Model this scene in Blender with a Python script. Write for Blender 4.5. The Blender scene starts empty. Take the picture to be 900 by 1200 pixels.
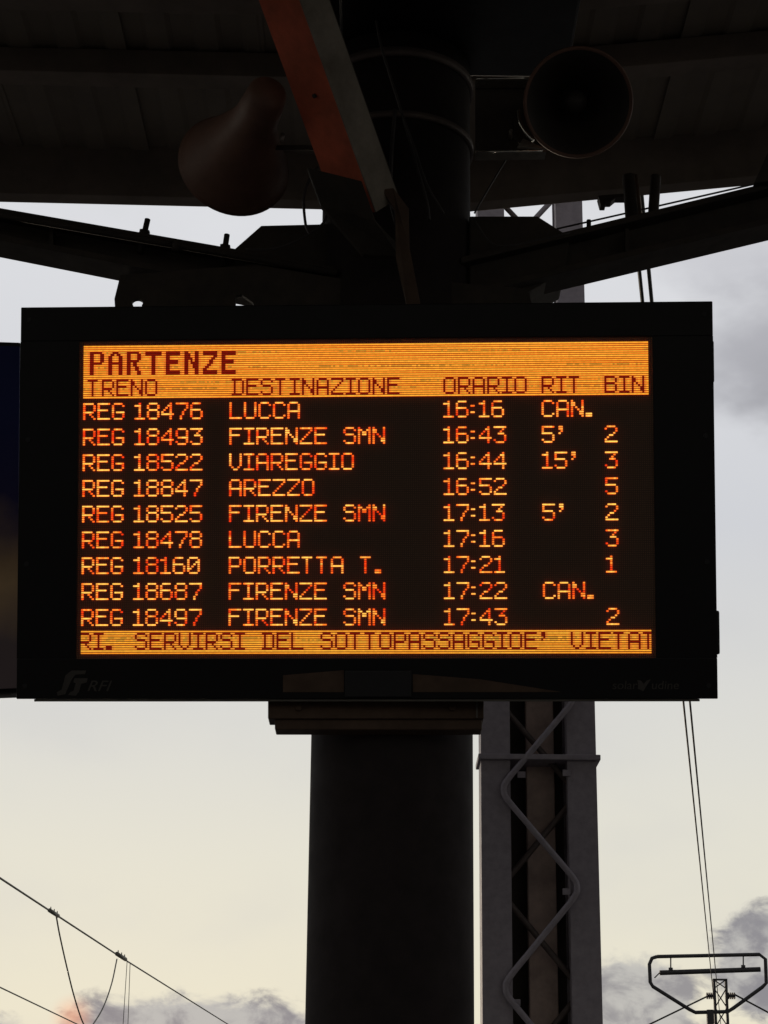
import bpy, bmesh, math, random
from mathutils import Vector, Matrix
random.seed(7)
scene = bpy.context.scene
col = scene.collection
R = math.radians

# ------------------------------------------------------------------ camera
FPX = 2300.0
PITCH, ROLL = R(18.5), 0.010
EYE = Vector((0, 0, 1.6))
_f = Vector((0, math.cos(PITCH), math.sin(PITCH)))
_u0 = Vector((0, -math.sin(PITCH), math.cos(PITCH)))
_r0 = Vector((1, 0, 0))
CR = _r0 * math.cos(ROLL) + _u0 * math.sin(ROLL)
CU = -_r0 * math.sin(ROLL) + _u0 * math.cos(ROLL)
cd = bpy.data.cameras.new('camera')
cam = bpy.data.objects.new('camera', cd)
col.objects.link(cam)
cam.matrix_world = Matrix(((CR.x, CU.x, -_f.x, EYE.x), (CR.y, CU.y, -_f.y, EYE.y), (CR.z, CU.z, -_f.z, EYE.z), (0, 0, 0, 1)))
cd.sensor_fit = 'VERTICAL'
cd.sensor_height = 24.0
cd.lens = 24.0 * FPX / 1200.0
cd.clip_start = 0.05
cd.clip_end = 5000
scene.camera = cam


def ray(px, py):
    return _f + CR * ((px - 450) / FPX) + CU * ((600 - py) / FPX)


def P(px, py, Y):
    d = ray(px, py)
    return EYE + d * (Y / d.y)


def PZ(px, py, z):
    d = ray(px, py)
    return EYE + d * ((z - 1.6) / d.z)


# ------------------------------------------------------------------ world
SUN_DIR = ray(85, 1192).normalized()
sun_el = math.asin(SUN_DIR.z)
sun_az = math.atan2(SUN_DIR.x, SUN_DIR.y)
SKY_STRENGTH = 0.1
w = bpy.data.worlds.new('World')
scene.world = w
w.use_nodes = True
nt = w.node_tree
nt.nodes.clear()


def N(t, **kw):
    n = nt.nodes.new(t)
    for k, v in kw.items():
        setattr(n, k, v)
    return n


def L(a, b):
    nt.links.new(a, b)


def M_(op, a, b=None, clamp=False, tree=None):
    n = (tree or nt).nodes.new('ShaderNodeMath')
    n.operation = op
    n.use_clamp = clamp
    for i, v in enumerate((a, b)):
        if v is None:
            continue
        if isinstance(v, (int, float)):
            n.inputs[i].default_value = v
        else:
            (tree or nt).links.new(v, n.inputs[i])
    return n.outputs[0]


def smooth(v, a, b):
    n = nt.nodes.new('ShaderNodeMapRange')
    n.interpolation_type = 'SMOOTHSTEP'
    L(v, n.inputs[0])
    n.inputs[1].default_value = a
    n.inputs[2].default_value = b
    return n.outputs[0]


def mixc(fac, a, b):
    n = nt.nodes.new('ShaderNodeMix')
    n.data_type = 'RGBA'
    if isinstance(fac, (int, float)):
        n.inputs[0].default_value = fac
    else:
        L(fac, n.inputs[0])
    for i, v in ((6, a), (7, b)):
        if isinstance(v, tuple):
            n.inputs[i].default_value = (*v, 1)
        else:
            L(v, n.inputs[i])
    return n.outputs[2]


def lin(r, g, b, k=1.0):
    def c(v):
        v /= 255
        return (v / 12.92 if v < .04045 else ((v + .055) / 1.055) ** 2.4) * k
    return (c(r), c(g), c(b))


K = 1.0 / SKY_STRENGTH
tc = N('ShaderNodeTexCoord')
sep = N('ShaderNodeSeparateXYZ')
L(tc.outputs['Generated'], sep.inputs[0])
sky = N('ShaderNodeTexSky')
sky.sky_type = 'NISHITA'
sky.sun_disc = False
sky.sun_elevation = sun_el
sky.sun_rotation = sun_az
sky.air_density = 1.2
sky.dust_density = 2.0
# elevation in degrees
elev = M_('MULTIPLY', M_('ARCSINE', sep.outputs[2]), 57.2958)
ramp = N('ShaderNodeValToRGB')
ramp.color_ramp.interpolation = 'LINEAR'
el = ramp.color_ramp.elements
stops = [(0.0, (233, 222, 194)), (4.0, (234, 228, 206)), (8.5, (228, 225, 211)), (11.5, (221, 220, 213)),
         (18, (208, 210, 215)), (27, (222, 223, 227)), (45, (150, 154, 168)), (90, (110, 115, 128))]
while len(el) < len(stops):
    el.new(0.5)
for e, (d, c) in zip(el, stops):
    e.position = d / 90.0
    e.color = (*lin(*c), 1)
L(M_('DIVIDE', elev, 90.0, True), ramp.inputs[0])
# the sky fades to a darker evening grey away from the sunset
sunv = N('ShaderNodeVectorMath', operation='DOT_PRODUCT')
L(tc.outputs['Generated'], sunv.inputs[0])
sunv.inputs[1].default_value = SUN_DIR
away = smooth(sunv.outputs['Value'], 0.80, -0.5)
# clouds
mp = N('ShaderNodeMapping')
mp.inputs['Scale'].default_value = (1, 1, 1.7)
L(tc.outputs['Generated'], mp.inputs[0])


def noise(scale, detail, rough=.55, vec=None, dist=0.0):
    n = N('ShaderNodeTexNoise')
    n.inputs['Scale'].default_value = scale
    n.inputs['Detail'].default_value = detail
    n.inputs['Roughness'].default_value = rough
    n.inputs['Distortion'].default_value = dist
    L(vec or mp.outputs[0], n.inputs['Vector'])
    return n


n_soft = noise(6, 4, .5)
n_puff = noise(34, 7, .6, dist=.3)
n_big = noise(9, 5, .55)


def blob(px, py, rx, ry, lo=.9, hi=.35):
    """cloud mass: 1 near the given sky direction, ragged by noise"""
    d0 = ray(px, py).normalized()
    az = math.atan2(d0.x, d0.y)
    e0 = math.degrees(math.asin(d0.z))
    azn = M_('ARCTAN2', sep.outputs[0], sep.outputs[1])
    dx = M_('DIVIDE', M_('SUBTRACT', azn, az), R(rx))
    dy = M_('DIVIDE', M_('SUBTRACT', elev, e0), ry)
    r = M_('SQRT', M_('ADD', M_('MULTIPLY', dx, dx), M_('MULTIPLY', dy, dy)))
    return r


puffy = M_('SUBTRACT', n_puff.outputs[0], .5)
bigy = M_('SUBTRACT', n_big.outputs[0], .5)
color = ramp.outputs[0]
# broad soft variation of the thin overcast
color = mixc(M_('MULTIPLY', smooth(n_soft.outputs[0], .45, .75), .30), color, lin(198, 199, 203))
# soft grey clouds high on the right
for (px, py, rx, ry, a, c) in ((905, 400, 3.4, 2.6, .75, (160, 160, 167)), (860, 300, 3.0, 1.3, .45, (180, 180, 187)), (1150, 420, 7, 5, .75, (152, 153, 159)),
                               (-250, 520, 7, 3, .6, (170, 172, 185))):
    r = M_('ADD', blob(px, py, rx, ry), M_('MULTIPLY', bigy, 2.2))
    color = mixc(M_('MULTIPLY', smooth(r, 1.15, .25), a), color, lin(*c))
# cumulus near the horizon, right and left
cum = lambda r, a, b: smooth(M_('ADD', M_('ADD', r, M_('MULTIPLY', puffy, 1.1)), M_('MULTIPLY', bigy, 1.0)), a, b)
shade = mixc(smooth(M_('ADD', n_puff.outputs[0], M_('MULTIPLY', bigy, .8)), .38, .62), lin(140, 139, 145), lin(187, 186, 183))
for (px, py, rx, ry, a) in ((745, 1185, 1.9, 1.9, .92), (905, 1130, 1.9, 1.7, .97), (1150, 1150, 6, 2.5, .9),
                            (225, 1232, 4.6, 1.85, 1.0), (-20, 1240, 3.0, 1.35, .8), (430, 1285, 5, 2.2, .95), (800, 1290, 6, 2.2, .95)):
    color = mixc(M_('MULTIPLY', cum(blob(px, py, rx, ry), 1.05, .75), a), color, shade)
# a cloud bank all round the horizon
bank = M_('ADD', elev, M_('MULTIPLY', bigy, -14.0))
color = mixc(M_('MULTIPLY', smooth(bank, 2.6, 1.2), .85), color, lin(150, 149, 156))
# evening side of the sky
dark = N('ShaderNodeVectorMath', operation='SCALE')
L(color, dark.inputs[0])
dark.inputs['Scale'].default_value = .42
color = mixc(away, color, dark.outputs[0])
# low sun glowing through the haze
sund = N('ShaderNodeVectorMath', operation='DISTANCE')
L(tc.outputs['Generated'], sund.inputs[0])
sund.inputs[1].default_value = SUN_DIR
color = mixc(M_('MULTIPLY', smooth(sund.outputs['Value'], .013, 0.0), .50), color, lin(252, 165, 120))
sc = N('ShaderNodeVectorMath', operation='SCALE')
L(color, sc.inputs[0])
sc.inputs['Scale'].default_value = K
final = mixc(.992, sky.outputs[0], sc.outputs[0])
bg = N('ShaderNodeBackground')
bg.inputs['Strength'].default_value = SKY_STRENGTH
L(final, bg.inputs[0])
wo = N('ShaderNodeOutputWorld')
L(bg.outputs[0], wo.inputs[0])

# ------------------------------------------------------------------ sun
sd = bpy.data.lights.new('sun', 'SUN')
sd.energy = 0.6
sd.angle = R(10)
sd.color = (1, .82, .62)
so = bpy.data.objects.new('sun', sd)
so.rotation_euler = (-SUN_DIR).to_track_quat('-Z', 'Y').to_euler()
col.objects.link(so)

vs = scene.view_settings
vs.view_transform = 'Standard'
vs.look = 'None'
vs.exposure = 0
vs.gamma = 1


# ------------------------------------------------------------------ materials
def mat(name, c, rough=.6, metal=0.0, var=.35, scale=12.0, bump=.15, c2=None, spec=.5):
    m = bpy.data.materials.new(name)
    m.use_nodes = True
    t = m.node_tree
    b = t.nodes['Principled BSDF']
    b.inputs['Metallic'].default_value = metal
    b.inputs['Specular IOR Level'].default_value = spec
    co = t.nodes.new('ShaderNodeTexCoord')
    n = t.nodes.new('ShaderNodeTexNoise')
    n.inputs['Scale'].default_value = scale
    n.inputs['Detail'].default_value = 8
    n.inputs['Roughness'].default_value = .65
    t.links.new(co.outputs['Object'], n.inputs['Vector'])
    mx = t.nodes.new('ShaderNodeMix')
    mx.data_type = 'RGBA'
    mr = t.nodes.new('ShaderNodeMapRange')
    t.links.new(n.outputs[0], mr.inputs[0])
    mr.inputs[1].default_value = .35
    mr.inputs[2].default_value = .7
    t.links.new(mr.outputs[0], mx.inputs[0])
    mx.inputs[6].default_value = (*c, 1)
    c2 = c2 or tuple(v * (1 - var) for v in c)
    mx.inputs[7].default_value = (*c2, 1)
    t.links.new(mx.outputs[2], b.inputs['Base Color'])
    rr = t.nodes.new('ShaderNodeMapRange')
    t.links.new(n.outputs[0], rr.inputs[0])
    rr.inputs[3].default_value = max(.05, rough - .12)
    rr.inputs[4].default_value = min(1, rough + .15)
    t.links.new(rr.outputs[0], b.inputs['Roughness'])
    if bump:
        n2 = t.nodes.new('ShaderNodeTexNoise')
        n2.inputs['Scale'].default_value = scale * 9
        n2.inputs['Detail'].default_value = 4
        t.links.new(co.outputs['Object'], n2.inputs['Vector'])
        bp = t.nodes.new('ShaderNodeBump')
        bp.inputs['Strength'].default_value = bump
        bp.inputs['Distance'].default_value = .003
        t.links.new(n2.outputs[0], bp.inputs['Height'])
        t.links.new(bp.outputs[0], b.inputs['Normal'])
    return m


BLACK = mat('black_powder_coat', (.010, .009, .011), .45, spec=.4)
BEZEL = mat('board_bezel', (.006, .005, .006), .35, bump=.05, spec=.25)
COLUMN = mat('column_paint', (.034, .027, .027), .8, c2=(.026, .021, .021), spec=.12, bump=.08)
ARM = mat('arm_paint', (.060, .048, .040), .7, c2=(.040, .034, .030), spec=.2)
ROOF = mat('roof_sheet', (.25, .21, .165), .8, c2=(.20, .165, .135), scale=3)
ROOF2 = mat('roof_purlin', (.27, .22, .18), .75, scale=4, spec=.2)
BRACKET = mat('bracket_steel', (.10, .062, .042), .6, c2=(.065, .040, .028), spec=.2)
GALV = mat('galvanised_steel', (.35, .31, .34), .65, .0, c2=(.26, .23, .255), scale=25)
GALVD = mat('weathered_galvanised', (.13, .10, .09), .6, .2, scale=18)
RUST = mat('orange_primer', (.62, .135, .075), .8, c2=(.27, .080, .05), scale=5, spec=.1)
RUSTD = mat('rusted_brown_plate', (.19, .075, .05), .8, c2=(.10, .05, .038), scale=9, spec=.1)
GREY = mat('grey_painted_steel', (.13, .12, .10), .5, c2=(.09, .08, .07))
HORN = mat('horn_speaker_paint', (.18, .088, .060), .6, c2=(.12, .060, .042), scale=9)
WEB = mat('grey_brace_paint', (.27, .235, .195), .75, c2=(.15, .125, .10), scale=8, spec=.2)
DUCT = mat('brown_duct_plastic', (.60, .45, .39), .7)
CHROME = mat('glint_chrome', (.85, .82, .75), .12, 1.0, bump=0)
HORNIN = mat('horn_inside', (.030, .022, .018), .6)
STEEL = mat('zinc_plated_steel', (.50, .47, .42), .35, .8, scale=40)
CABLE = mat('cable_sheath', (.05, .042, .042), .5, bump=0)
WIRE = mat('wire_copper_weathered', (.035, .035, .028), .6, .2, bump=0)
LWIRE = mat('wire_grey_weathered', (.20, .19, .15), .6, .1, bump=0)
FAR = mat('far_gantry_steel', (.045, .042, .042), .6)
ASPH = mat('platform_asphalt', (.10, .095, .09), .9, scale=6, bump=.5)
KERB = mat('platform_kerb_concrete', (.25, .24, .22), .85, scale=9, bump=.4)
YELLOW = mat('yellow_line_paint', (.50, .34, .04), .7)
GROUNDM = mat('ground_gravel', (.075, .068, .060), .95, scale=2, bump=.5)
BLUEBOARD = mat('dark_blue_board_face', (.008, .010, .045), .3, c2=(.012, .012, .030), scale=4, bump=0)
LOGO = mat('grey_print', (.05, .042, .036), .6, bump=0)

# LED emitters: colour carried by a per-dot tint
def led_mat():
    m = bpy.data.materials.new('amber_led')
    m.use_nodes = True
    t = m.node_tree
    t.nodes.clear()
    at = t.nodes.new('ShaderNodeVertexColor')
    at.layer_name = 'tint'
    em = t.nodes.new('ShaderNodeEmission')
    t.links.new(at.outputs[0], em.inputs[0])
    em.inputs[1].default_value = 1.0
    o = t.nodes.new('ShaderNodeOutputMaterial')
    t.links.new(em.outputs[0], o.inputs[0])
    return m
LED = led_mat()


def panel_mat():
    m = bpy.data.materials.new('led_panel')
    m.use_nodes = True
    t = m.node_tree
    b = t.nodes['Principled BSDF']
    co = t.nodes.new('ShaderNodeTexCoord')
    br = t.nodes.new('ShaderNodeTexBrick')
    br.offset = 0
    br.inputs['Color1'].default_value = (.15, .080, .042, 1)
    br.inputs['Color2'].default_value = (.17, .092, .048, 1)
    br.inputs['Mortar'].default_value = (.06, .036, .024, 1)
    br.inputs['Scale'].default_value = 1
    br.inputs['Mortar Size'].default_value = .0016
    br.inputs['Brick Width'].default_value = .006007
    br.inputs['Row Height'].default_value = .006215
    t.links.new(co.outputs['Object'], br.inputs['Vector'])
    t.links.new(br.outputs[0], b.inputs['Base Color'])
    b.inputs['Roughness'].default_value = .8
    # weak even emission painted in for glow spilling from the lit diodes
    t.links.new(br.outputs[0], b.inputs['Emission Color'])
    b.inputs['Emission Strength'].default_value = .05
    return m
PANEL = panel_mat()


def glass_mat():
    m = bpy.data.materials.new('front_glass')
    m.use_nodes = True
    t = m.node_tree
    t.nodes.clear()
    tr = t.nodes.new('ShaderNodeBsdfTransparent')
    tr.inputs[0].default_value = (.96, .95, .94, 1)
    gl = t.nodes.new('ShaderNodeBsdfGlossy')
    gl.inputs['Roughness'].default_value = .08
    fr = t.nodes.new('ShaderNodeFresnel')
    fr.inputs[0].default_value = 1.25
    mx = t.nodes.new('ShaderNodeMixShader')
    t.links.new(fr.outputs[0], mx.inputs[0])
    t.links.new(tr.outputs[0], mx.inputs[1])
    t.links.new(gl.outputs[0], mx.inputs[2])
    o = t.nodes.new('ShaderNodeOutputMaterial')
    t.links.new(mx.outputs[0], o.inputs[0])
    return m
GLASS = glass_mat()


# ------------------------------------------------------------------ builders
class MB:
    """collects shapes in world coordinates and links them as ONE mesh object"""
    def __init__(s):
        s.bm = bmesh.new()

    def add(s, vs_, fs, smooth_=False):
        v = [s.bm.verts.new(p) for p in vs_]
        for f in fs:
            try:
                face = s.bm.faces.new([v[i] for i in f])
                face.smooth = smooth_
            except ValueError:
                pass
        return s

    def box(s, c, size, mtx=None, bev=0.0):
        b2 = bmesh.new()
        bmesh.ops.create_cube(b2, size=1)
        bmesh.ops.scale(b2, vec=size, verts=b2.verts)
        if bev:
            bmesh.ops.bevel(b2, geom=b2.edges[:], offset=bev, segments=2, affect='EDGES', profile=.6)
        c = Vector(c)
        for v in b2.verts:
            v.co = v.co + c
        if mtx is not None:
            b2.transform(mtx)
        s._join(b2)
        return s

    def _join(s, b2):
        m = bpy.data.meshes.new('tmp')
        b2.to_mesh(m)
        b2.free()
        s.bm.from_mesh(m)
        bpy.data.meshes.remove(m)

    def tube(s, pts, r, n=10, caps=True, r2=None):
        pts = [Vector(p) for p in pts]
        m = len(pts)
        ring = []
        up = None
        for i, p in enumerate(pts):
            d = (pts[min(i + 1, m - 1)] - pts[max(i - 1, 0)]).normalized()
            if up is None:
                up = Vector((0, 0, 1)) if abs(d.z) < .9 else Vector((1, 0, 0))
            a = d.cross(up).normalized()
            b = a.cross(d).normalized()
            up = b
            rr = r if r2 is None else r + (r2 - r) * i / (m - 1)
            ring.append([s.bm.verts.new(p + a * math.cos(2 * math.pi * k / n) * rr + b * math.sin(2 * math.pi * k / n) * rr) for k in range(n)])
        for i in range(m - 1):
            for k in range(n):
                f = s.bm.faces.new((ring[i][k], ring[i][(k + 1) % n], ring[i + 1][(k + 1) % n], ring[i + 1][k]))
                f.smooth = True
        if caps:
            s.bm.faces.new(ring[0][::-1])
            s.bm.faces.new(ring[-1])
        return s

    def lathe(s, prof, mtx, n=40):
        """prof: (radius, height) pairs round the local z axis"""
        rings = []
        for (r, z) in prof:
            rings.append([s.bm.verts.new(mtx @ Vector((r * math.cos(2 * math.pi * k / n), r * math.sin(2 * math.pi * k / n), z))) for k in range(n)])
        for i in range(len(prof) - 1):
            for k in range(n):
                f = s.bm.faces.new((rings[i][k], rings[i][(k + 1) % n], rings[i + 1][(k + 1) % n], rings[i + 1][k]))
                f.smooth = True
        return s

    def prism(s, pts, off, bev=0.0):
        """closed polygon of world points pushed along the vector off"""
        b2 = bmesh.new()
        a = [b2.verts.new(p) for p in pts]
        b = [b2.verts.new(Vector(p) + Vector(off)) for p in pts]
        n = len(pts)
        b2.faces.new(a)
        b2.faces.new(b[::-1])
        for i in range(n):
            b2.faces.new((a[i], b[i], b[(i + 1) % n], a[(i + 1) % n]))
        bmesh.ops.recalc_face_normals(b2, faces=b2.faces)
        if bev:
            bmesh.ops.bevel(b2, geom=b2.edges[:], offset=bev, segments=2, affect='EDGES', profile=.6)
        s._join(b2)
        return s

    def build(s, name, material, parent=None, origin=None, recalc=True, kind=None):
        if recalc:
            bmesh.ops.recalc_face_normals(s.bm, faces=s.bm.faces)
        me = bpy.data.meshes.new(name)
        s.bm.to_mesh(me)
        s.bm.free()
        me.materials.append(material)
        o = bpy.data.objects.new(name, me)
        col.objects.link(o)
        if parent is not None:
            origin = parent['_o']
        if origin is None:
            xs = [v.co for v in me.vertices]
            origin = (sum(v.x for v in xs) / len(xs), sum(v.y for v in xs) / len(xs), min(v.z for v in xs))
        me.transform(Matrix.Translation(-Vector(origin)))
        o['_o'] = tuple(origin)
        if parent is not None:
            o.parent = parent
        else:
            o.location = origin
        if kind:
            o['kind'] = kind
        return o


def thing(name, label, cat, loc, group=None):
    o = bpy.data.objects.new(name, None)
    o.empty_display_size = .1
    o.location = loc
    o['_o'] = tuple(loc)
    o['label'] = label
    o['category'] = cat
    if group:
        o['group'] = group
    col.objects.link(o)
    return o


def tag(o, label, cat, group=None):
    o['label'] = label
    o['category'] = cat
    if group:
        o['group'] = group
    return o


def curve(pts, n=8):
    """Catmull-Rom through points"""
    p = [Vector(q) for q in pts]
    p = [p[0] * 2 - p[1]] + p + [p[-1] * 2 - p[-2]]
    out = []
    for i in range(1, len(p) - 2):
        for k in range(n):
            t = k / n
            a, b, c, d = p[i - 1], p[i], p[i + 1], p[i + 2]
            out.append(.5 * ((2 * b) + (c - a) * t + (2 * a - 5 * b + 4 * c - d) * t * t + (3 * b - a - 3 * c + d) * t ** 3))
    out.append(p[-2])
    return out


# ================================================================== setting
g = MB().box((0, 0, -.95), (4000, 4000, .1)).build('ground', GROUNDM, kind='structure')
g = MB().box((0, 8, -.45), (7.0, 60, .9)).build('platform', ASPH, kind='structure')
for s in (-1, 1):
    MB().box((s * 3.62, 8, -.44), (.24, 60, .92), bev=.01).build('platform_kerb', KERB, kind='structure')
    MB().box((s * 3.1, 8, .003), (.14, 60, .006)).build('platform_line', YELLOW, kind='structure')

# ================================================================== canopy
YE = 7.15                                    # far end of the canopy
lz0, lz1 = P(0, 237, YE), P(385, 246, YE)
rz0, rz1 = P(555, 248, YE), P(895, 216, YE)
xl = lambda x: lz1.z + (lz0.z - lz1.z) / (lz0.x - lz1.x) * (x - lz1.x)
xr = lambda x: rz0.z + (rz1.z - rz0.z) / (rz1.x - rz0.x) * (x - rz0.x)
xv = P(470, 247, YE).x
canopy = thing('station_canopy', 'dark platform canopy roof with shallow upturned wings above the departure board', 'canopy', (xv, 0, 5))
for side, fz in ((-1, xl), (1, xr)):
    x0 = xv
    xe = xv + side * 4.6
    za, zb = fz(x0), fz(xe)
    for i, (yy, wd, dp) in enumerate([(YE - .04, .08, .21), (6.36, .10, .10), (5.86, .10, .10), (5.2, .1, .1), (4.4, .1, .1), (3.2, .1, .1), (2.0, .1, .1), (.5, .1, .1), (-1, .1, .1), (-3, .1, .1)]):
        m = MB()
        top = .205 if i else .262
        bot = top - dp if i else 0
        m.prism([(x0, yy - wd / 2, za + bot), (xe, yy - wd / 2, zb + bot), (xe, yy - wd / 2, zb + top), (x0, yy - wd / 2, za + top)], (0, wd, 0), .004)
        m.build('fascia' if i == 0 else 'purlin', ROOF2, canopy)
    npan = 9
    for k in range(npan):
        a = x0 + (xe - x0) * k / npan
        b = x0 + (xe - x0) * (k + 1) / npan + side * .03
        m = MB()
        # ribbed sheet
        pts = []
        nr = 3
        for q in range(nr):
            for (t, h) in ((0, 0), (.35, 0), (.45, .012), (.85, .012), (.95, 0)):
                x = a + (b - a) * (q + t) / nr
                pts.append((x, fz(x) + .207 + .006 * (k % 2) + h))
        pts.append((b, fz(b) + .207 + .006 * (k % 2)))
        poly = [(x, -4.0, z) for x, z in pts] + [(x, -4.0, z + .012) for x, z in reversed(pts)]
        m.prism(poly, (0, YE + 4.0 - .02, 0))
        m.build('roof_panel', ROOF, canopy)
vg = P(535, 90, 5.9)
MB().prism([(P(400, 90, 5.9).x, -4, vg.z), (P(665, 90, 5.9).x, -4, vg.z), (P(665, 90, 5.9).x, -4, vg.z + .14), (P(400, 90, 5.9).x, -4, vg.z + .14)], (0, 9.9, 0), .01).build('valley_gutter', BLACK, canopy)
# little fittings hanging on the far fascia
m = MB()
m.prism([P(701, 229, 7.0), P(738, 226, 7.0), P(738, 231, 7.0), P(722, 231, 7.0), P(716, 236, 7.0), P(710, 236, 7.0), P(710, 240, 7.0), P(704, 240, 7.0)], (0, .05, 0), .002)
m.build('edge_clip', ARM, canopy)

# ================================================================== column
YC = 5.86
ca, cb = P(459, 865, YC), P(457, 1200, YC)
cx = (ca.x + cb.x) / 2
RC = 0.245
ztop = P(466, 92, YC).z
column = thing('canopy_column', 'thick round dark steel column holding up the canopy behind the departure board', 'column', (cx, YC, 0))
m = MB()
m.lathe([(0.001, 0), (RC, 0), (RC, ztop + .35), (0.001, ztop + .35)], Matrix.Translation((cx, YC, 0)), 72)
m.build('shaft', COLUMN, column)
m = MB()
m.lathe([(RC + .09, 0.0), (RC + .09, .03), (RC + .001, .03)], Matrix.Translation((cx, YC, 0)), 48)
m.build('base_plate', COLUMN, column)
# strap bands
for py, hh in ((66, .03), (138, .022)):
    z = P(466, py, YC - RC).z
    m = MB()
    m.lathe([(RC + .002, z), (RC + .012, z), (RC + .012, z + hh), (RC + .002, z + hh)], Matrix.Translation((cx, YC, 0)), 60)
    m.build('strap', GALVD, column)
# haunch plates left and right
hy = YC - .10
for pts in ([(388, 262), (306, 264), (275, 291), (275, 318), (388, 330)], [(550, 253), (630, 253), (668, 277), (662, 318), (622, 340), (550, 356)]):
    m = MB()
    m.prism([P(a, b, hy) for a, b in pts], (0, .22, 0), .006)
    m.build('haunch_plate', ARM, column)


def beam(name, top, bot, Y, depth, parent, mtl):
    """tapered I-beam between pixel-measured top and bottom edges (left end, right end)"""
    t0, t1 = P(*top[0], Y), P(*top[1], Y)
    b0, b1 = P(*bot[0], Y), P(*bot[1], Y)
    m = MB()
    th = Vector((0, 0, .022))
    m.prism([t0, t1, t1 - th, t0 - th], (0, depth, 0), .003)
    m.prism([b0, b1, b1 + th, b0 + th], (0, depth, 0), .003)
    o = Vector((0, depth / 2 - .008, 0))
    m.prism([t0 - th * .9 + o, t1 - th * .9 + o, b1 + th * .9 + o, b0 + th * .9 + o], (0, .016, 0))
    return m.build(name, mtl, parent)


YA = YC - .14
beam('arm', ((-520, 153), (400, 313)), ((-520, 179), (400, 360)), YA, .14, column, ARM)
beam('arm', ((540, 301), (1500, 68)), ((540, 348), (1500, 118)), YA, .14, column, ARM)
# web stiffeners
for (tx, ty, bx, by) in ((60, 266, 60, 288), (1010, 200, 1010, 228), (735, 268, 735, 294)):
    a, b = P(tx, ty, YA + .01), P(bx, by, YA + .01)
    MB().prism([a + Vector((-.006, 0, 0)), a + Vector((.006, 0, 0)), b + Vector((.006, 0, 0)), b + Vector((-.006, 0, 0))], (0, .05, 0)).build('stiffener', ARM, column)
# posts between right arm and roof
for (x0, y0, x1, y1, wdt) in ((738, 222, 742, 262, .042), (769, 222, 764, 256, .030)):
    MB().tube([P(x0, y0, YC + .05) + Vector((0, 0, .05)), P(x1, y1, YC + .05) - Vector((0, 0, .04))], wdt / 2 + .003, 8).build('roof_post', ARM, column)
MB().tube([P(745.5, 205, YC), P(751, 262, YC)], .006, 8).build('tie_rod', BRACKET, column)
# curved strut at right edge, between roof and arm
MB().prism([P(884, 214, YA - .03), P(900, 178, YA - .03), P(925, 170, YA - .03), P(925, 210, YA - .03)], (0, .05, 0), .003).build('gusset', ARM, column)

# conduit along the left arm with coupling
cd_ = thing('conduit', 'thin dark conduit pipe with a coupling running along the left canopy arm', 'conduit', P(205, 285, YA - .02))
MB().tube([P(-520, 161, YA - .03), P(395, 320, YA - .03)], .012, 10).build('pipe', ARM, cd_)
a, b = P(203, 286.5, YA - .03), P(214, 288.5, YA - .03)
MB().tube([a, b], .019, 12).build('coupling', ARM, cd_)
# clamp bolts on the left arm
for (x, y, x2, y2, lab) in ((168, 279, 173, 257, 'upright threaded clamp bolt on the left canopy arm, nearer the picture edge'), (263, 296, 266, 275, 'upright threaded clamp bolt on the left canopy arm, nearer the column')):
    Yb = YA + .05
    t = thing('clamp_bolt', lab, 'bolt', P(x, y, Yb), 'clamp bolts on the left arm')
    a, b = P(x, y, Yb), P(x2, y2, Yb)
    MB().tube([a - (b - a) * .8, b], .0095, 10).build('stud', ARM, t)
    MB().tube([a - (b - a) * .1, a + (b - a) * .38], .0185, 6).build('nut', ARM, t)
    MB().tube([a - (b - a) * .22, a - (b - a) * .08], .025, 14).build('washer', ARM, t)
# tensioned wire above right arm
mw = MB().tube([P(634, 272.5, YC + .2), P(905, 211, YC + .2)], .0035, 8).build('tension_wire', CABLE)
tag(mw, 'thin steel wire stretched just above the right canopy arm', 'wire')
m = MB().tube([P(690, 258, YC + .2), P(690, 275, YC + .2)], .008, 8)
tag(m.build('wire_clip', CABLE), 'small upright clip holding the thin wire over the right arm', 'clip')

# ================================================================== departure board
yaw, tilt = R(-2.6), R(14.4)
bx = Vector((math.cos(yaw), math.sin(yaw), 0))
fw = Vector((-math.sin(yaw), math.cos(yaw), 0))
bu = Vector((0, 0, 1)) * math.cos(tilt) - fw * math.sin(tilt)
bn = bx.cross(bu)          # towards the viewer
BC = Vector((-.057, 5.325, 3.417))
BM = Matrix(((bx.x, bu.x, bn.x, BC.x), (bx.y, bu.y, bn.y, BC.y), (bx.z, bu.z, bn.z, BC.z), (0, 0, 0, 1)))
BW, BH = 2.0, 1.135
SX0, SX1, SY0, SY1 = -.8165, .8155, -.440, .455
board = bpy.data.objects.new('departure_board', None)
col.objects.link(board)
board.matrix_world = BM
board['label'] = 'wide black departure board with lit amber lettering mounted on the round column'
board['category'] = 'display board'
board.empty_display_size = .1


def bbuild(mb, name, material, parent=None, kind=None, recalc=True):
    """link a mesh that was modelled in the board's own frame"""
    if recalc:
        bmesh.ops.recalc_face_normals(mb.bm, faces=mb.bm.faces)
    me = bpy.data.meshes.new(name)
    mb.bm.to_mesh(me)
    mb.bm.free()
    me.materials.append(material)
    o = bpy.data.objects.new(name, me)
    col.objects.link(o)
    o.parent = parent or board
    if kind:
        o['kind'] = kind
    return o


hd = .17
m = MB().box((0, 0, -.0215 - hd / 2), (BW - .012, BH - .012, hd), bev=.006)
bbuild(m, 'housing', BLACK)
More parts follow.
